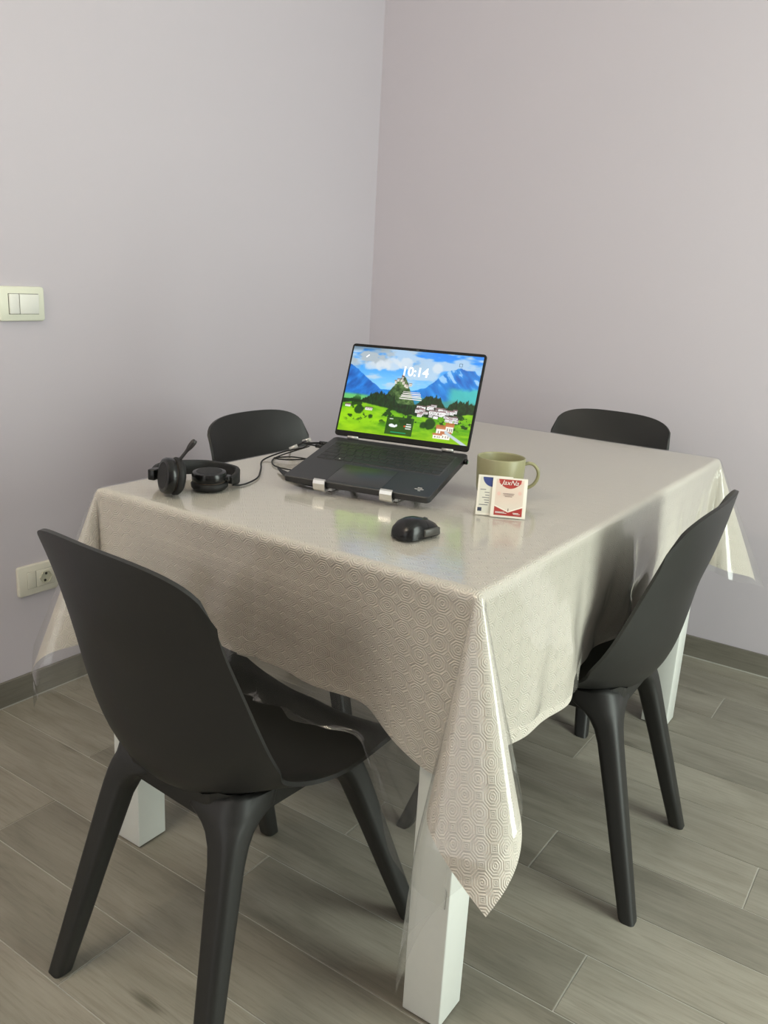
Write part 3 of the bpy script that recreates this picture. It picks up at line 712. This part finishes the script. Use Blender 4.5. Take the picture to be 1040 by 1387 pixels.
# headband: a strip on its edge, curving behind the cups
bp = catmull([H(-.312, -.588, TOP+.028), H(-.338, -.56, TOP+.026), H(-.350, -.505, TOP+.022), H(-.325, -.447, TOP+.018), H(-.288, -.432, TOP+.016), H(-.250, -.438, TOP+.016), H(-.226, -.464, TOP+.016), H(-.218, -.490, TOP+.017)], 8)
S = []
for i, p in enumerate(bp):
    d = bp[min(i+1, len(bp)-1)]-bp[max(i-1, 0)]; d[2] = 0; d /= np.linalg.norm(d); n = np.array((-d[1], d[0], 0)); k = min(1, .45+.55*math.sin(math.pi*i/(len(bp)-1))*1.6)
    hh, tt = .0140*k, .0045
    S.append([p+n*x*tt+np.array((0, 0, z*hh)) for x, z in ((-1, -.8), (-.6, -1), (.6, -1), (1, -.8), (1, .8), (.6, 1), (-.6, 1), (-1, .8))])
V, F = loft(S); o = obj('headband', V, F, M['blackmatte'], hd, True); fix_normals(o.data); o.data.set_sharp_from_angle(angle=math.radians(50))
rbox('yoke', -.007, .007, -.012, .012, -.010, .010, M['black'], hd, .002, loc=tuple(H(-.309, -.590, TOP+.030)), rot=(0, 0, .3))
rbox('yoke', -.006, .006, -.010, .010, -.005, .005, M['black'], hd, .002, loc=tuple(H(-.220, -.494, TOP+.022)), rot=(0, 0, .5))
b0_, b1_ = H(-.256, -.588, TOP+.054), H(-.229, -.565, TOP+.101)
mp = [b0_+(b1_-b0_)*k for k in np.linspace(0, 1, 14)]
V, F = tube(mp, [.0030]*8+[.0034, .0045, .0052, .0054, .0054, .0040], 12); o = obj('microphone_boom', V, F, simple('boom_plastic', (.022, .018, .018), .45), hd, True)
V, F = tube([H(-.254, -.592, TOP+.050), H(-.252, -.580, TOP+.052)], .007, 14); obj('boom_pivot', V, F, M['black'], hd, True)

# ------------------------------------------------------------------ cables
def cable(name, pts, r, label, mat=None):
    P = catmull(pts, 8); o_ = Vector(pts[0]); t = thing(name, label, 'cable', tuple(o_))
    V, F = tube([p-np.array(o_) for p in P], r, 8); o = obj('cord', V, F, mat or M['blackmatte'], t, True); fix_normals(o.data)
    return t, P
Z = TOP+.0022
jl = lw(-hw-.020, -.045, -.006); jl2 = lw(-hw-.020, -.028, -.006)
t, P = cable('headset_cable', [(-.226, -.474, TOP+.004), (-.221, -.458, Z), (-.224, -.430, Z), (-.243, -.385, Z), (-.290, -.325, Z), (-.345, -.258, Z), (-.335, -.205, Z+.012), (-.295, -.185, Z+.025), (jl.x-.018, jl.y-.004, jl.z), tuple(jl)], .0017, 'thin black headset cable curving from the headset to the laptop')
def plug(t, p, q, mat, r, ln, ofs=0):
    p, q = Vector(p), Vector(q); d = (q-p).normalized(); o_ = t.location
    V, F = tube([tuple(p+d*ofs-o_), tuple(p+d*(ofs+ln)-o_)], r, 12); o = obj('plug', V, F, mat, t, True); fix_normals(o.data)
e1 = lw(-hw-.0005, -.045, -.006); plug(t, jl, e1, M['black'], .0042, (e1-jl).length)
p1 = lw(-hw-.052, -.040, -.008)
t, P = cable('usb_cable', [(-.395, -.105, Z), (-.352, -.160, Z+.008), (-.330, -.135, Z+.028), tuple(lw(-hw-.055, -.030, -.010)), tuple(jl2)], .0022, 'black cable with silver connectors reaching the laptop side')
e2 = lw(-hw-.0005, -.028, -.006); plug(t, jl2, e2, M['black'], .0044, (e2-jl2).length)
for (pa, pb) in (((-.352, -.163, Z+.010), (-.337, -.148, Z+.020)), ((-.343, -.128, Z+.024), (-.326, -.118, Z+.032))):
    plug(t, pa, pb, M['plug'], .0042, .020)
t, P = cable('looped_cable', [(-.325, -.125, Z+.016), (-.352, -.190, Z), (-.330, -.245, Z), (-.285, -.285, Z), (-.235, -.285, Z), (-.20, -.25, Z), (-.245, -.185, Z), (-.30, -.205, Z+.006), (-.325, -.245, Z+.006), (-.290, -.235, Z+.006), (-.255, -.165, Z+.006), (-.25, -.12, Z+.004)], .0015, 'thin dark cable coiled in a loop on the cover beside the laptop')
# dark strap end lying below the front left laptop corner
sp_ = [(-.262, -.305), (-.235, -.320), (-.205, -.338), (-.172, -.352), (-.140, -.362), (-.100, -.360)]
wid = [.001, .006, .008, .007, .005, .004]; V, F = [], []
sp2 = catmull([(x, y, 0) for x, y in sp_], 6); wz = np.interp(np.linspace(0, 1, len(sp2)), np.linspace(0, 1, 6), wid); S = []
for i, p in enumerate(sp2):
    d = sp2[min(i+1, len(sp2)-1)]-sp2[max(i-1, 0)]; d /= np.linalg.norm(d); n = np.array((-d[1], d[0], 0)); z = Z-TOP+.0035*(1-i/len(sp2))
    S.append([p+n*wz[i]*k+np.array((.2, .34, z+e)) for k, e in ((-1, -.0009), (1, -.0009), (1, .0009), (-1, .0009))])
V, F = loft(S); o = obj('strap', V, F, M['blackmatte'], None, loc=(-.2, -.34, TOP)); fix_normals(o.data); tag(o, 'black pointed strap end sticking out under the laptop corner', 'strap')

# ------------------------------------------------------------------ mouse
ms = thing('computer_mouse', 'black glossy wireless mouse on the cover in front of the laptop', 'mouse', (.196, -.492, TOP), (0, 0, math.radians(-12)))
ms.scale = (.76, .76, .78)
def mouse_section(y, wl, wr, zt, zb=0.0015, n=20):
    out = []
    for k in range(n+1):
        a_ = math.pi*k/n; c, s_ = math.cos(a_), math.sin(a_)
        x = (wr if c > 0 else wl)*math.copysign(abs(c)**.72, c); out.append((x, y, zb+(zt-zb)*abs(s_)**.62))
    return out
def mouse_part(name, stations, mat, zscale=1):
    S = [mouse_section(*s_) for s_ in stations]; V, F = loft(S); o = obj(name, V, F, mat, ms, True); fix_normals(o.data); o.data.set_sharp_from_angle(angle=math.radians(55)); return o
mouse_part('body', [(-.054, .010, .010, .008), (-.051, .021, .022, .019), (-.044, .028, .029, .029), (-.030, .032, .0325, .0375), (-.012, .032, .033, .0405), (.004, .0305, .032, .0395), (.008, .0300, .0315, .0385)], M['black'])
b_o = mouse_part('button', [(.0088, .030, -.0007, .0383), (.025, .030, -.0007, .034), (.040, .0295, -.0007, .027), (.049, .026, -.0007, .019), (.052, .020, -.0007, .010)], M['black'])
mouse_part('button', [(.0088, -.0007, .0315, .0383), (.025, -.0007, .0315, .034), (.040, -.0007, .031, .027), (.049, -.0007, .027, .019), (.052, -.0007, .021, .010)], M['black'])
V, F = tube([(-.003, .028, .0285), (.003, .028, .0285)], .0065, 18); obj('scroll_wheel', V, F, simple('wheel_rubber', (.05, .05, .05), .6), ms, True)
rbox('side_grip', .0285, .0355, -.006, .040, .004, .021, simple('side_grip_grey', (.05, .047, .042), .4), ms, .003, rot=(0, 0, -.03))
rbox('sole', -.024, .024, -.042, .042, 0, .002, M['blackmatte'], ms, 0)

# ------------------------------------------------------------------ mug
mg = thing('mug', 'olive green stoneware mug with loop handle behind the tea sachets', 'mug', (.176, -.160, TOP))
R0, Hm = .0465, .080
pr = [(.0001, .0), (.034, .0), (.0355, .0012), (.0385, .004), (.0425, .012), (.0445, .022), (R0-.0008, .05), (R0, Hm-.002), (R0-.0006, Hm-.0004), (R0-.0016, Hm), (R0-.0030, Hm-.0006), (R0-.0036, Hm-.003), (R0-.0042, .05), (.040, .022), (.036, .010), (.028, .0065), (.0001, .006)]
V, F = lathe(pr, 64); o = obj('cup', V, F, M['mug'], mg, True); fix_normals(o.data); o.data.set_sharp_from_angle(angle=math.radians(60))
hp = catmull([(.0440, 0, .068), (.054, 0, .0705), (.064, 0, .067), (.0715, 0, .056), (.0715, 0, .042), (.065, 0, .030), (.054, 0, .0225), (.0425, 0, .021)], 6)
S = []
for i, p in enumerate(hp):
    d = hp[min(i+1, len(hp)-1)]-hp[max(i-1, 0)]; d /= np.linalg.norm(d); n = np.array((-d[2], 0, d[0]))
    S.append([p+n*.0034*math.cos(q)+np.array((0, 1, 0))*.0052*math.sin(q) for q in np.linspace(0, 2*math.pi, 13)[:-1]])
V, F = loft(S); o = obj('handle', V, F, M['mug'], mg, True, rot=(0, 0, math.radians(28))); fix_normals(o.data)

# ------------------------------------------------------------------ tea sachets leaning on the mug
def paint_sachet(kind, nu, nv):
    U, Y = np.meshgrid((np.arange(nu)+.5)/nu, (np.arange(nv)+.5)/nv); C = np.zeros((nv, nu, 3)); C[:] = (.74, .71, .63)
    def put(mk, col): C[:] = C*(1-mk[..., None])+np.asarray(col)*mk[..., None]
    def soft(v, e=.012): return sm(v/e+.5)
    if kind == 'red':
        red = (.36, .035, .03); inner = soft(U-.10)*soft(.90-U)*soft(Y-.045)*soft(.955-Y)
        put(inner, (.66, .55, .47)); put(inner*sm((.5-Y)/.4)*.6, (.62, .62, .54))
        put(inner*soft(.265-.14*(1-np.abs(U-.5)/.40)-Y), red)
        e = .275-.14*(1-np.abs(U-.5)/.40); put(inner*soft(Y-e)*soft(e+.018-Y), (.85, .80, .72))
        put(soft(.955-Y)*soft(Y-(.72+.9*(U-.5)**2*1.6))*soft(.33-np.abs(U-.5)-.2*(.95-Y)), red)
        for dx, dy, r_ in ((.17, .88, .03), (.84, .88, .03), (.8, .62, .05), (.2, .58, .05)): put(soft(r_-np.hypot(U-dx, Y-dy), .03)*.6, (.72, .42, .36))
        put(soft(.012-np.abs(U-.5))*soft(.035-np.abs(Y-.19)), (.12, .10, .08))
    else:
        inner = soft(U-.06)*soft(.94-U)*soft(Y-.05)*soft(.95-Y); put(inner, (.63, .62, .54))
        put(inner*soft(.29-np.hypot(U-.43, (Y-.95)*1.2)), (.03, .05, .19))
        put(((U > .05) & (U < .17) & (Y > .09) & (Y < .18)).astype(float), (.03, .04, .08))
        for yy_, a_, b_ in ((.63, .08, .25), (.56, .22, .36), (.49, .24, .36), (.43, .16, .36), (.37, .22, .36), (.31, .24, .36), (.25, .08, .33)): put(((U > a_) & (U < b_) & (np.abs(Y-yy_) < .010)).astype(float)*.8, (.05, .05, .08))
    return C
def sachet(name, label, kind, W, Hh, loc, yaw, lean):
    t = thing(name, label, 'tea sachet', loc, (0, 0, yaw)); 
    hold = bpy.data.objects
    rot = (math.pi/2-lean, 0, 0)
    o = painted_grid('printed_front', -W/2, W/2, 0, Hh, 84, 100, paint_sachet(kind, 84, 100), .0004, M['print'], t, .0014); o.rotation_euler = rot
    o.data.shade_smooth()
    # back of the paper envelope
    V = []; n = 12
    for j in range(n+1):
        for i in range(n+1):
            p, q = 2*i/n-1, 2*j/n-1; V.append((p*W/2, (q+1)/2*Hh, -.0012*(1-p**6)*(1-q**6)))
    F = [(j*(n+1)+i, (j+1)*(n+1)+i, (j+1)*(n+1)+i+1, j*(n+1)+i+1) for j in range(n) for i in range(n)]
    bk = obj('envelope_back', V, F, simple('sachet_paper', (.72, .69, .62), .5), t, True); bk.rotation_euler = rot
    return t, o, rot
yw = math.radians(25.5)
tr, o, rot = sachet('tea_sachet', 'red and white tea sachet leaning on the olive mug', 'red', .0615, .0735, (.2585, -.2860, TOP), yw, .50)
def on_sachet(o, me, u, v, W, Hh, name, mat): return link(name, me, mat, o, (-W/2+u*W, v*Hh, .0022))
on_sachet(o, text_mesh('JaxNa', .0125, .35), .5, .862, .0615, .0735, 'brand_lettering', M['ink_white'])
for k, (wd, v) in enumerate(((.020, .59), (.018, .555), (.013, .52))):
    on_sachet(o, boxes_mesh('text_line', [(-wd/2, wd/2, -.0006, .0006, -.0001, .0001)]), .48, v, .0615, .0735, 'text_line', M['ink_grey'])
for (u, wd, v) in ((.27, .016, .125), (.30, .020, .10), (.72, .010, .12), (.75, .012, .095)):
    on_sachet(o, boxes_mesh('text_line', [(-wd/2, wd/2, -.0005, .0005, -.0001, .0001)]), u, v, .0615, .0735, 'text_line', M['ink_white'])
tr, o, rot = sachet('tea_sachet', 'blue and white tea sachet half hidden behind the red sachet', 'blue', .0615, .0735, (.2325, -.2925, TOP), yw, .47)
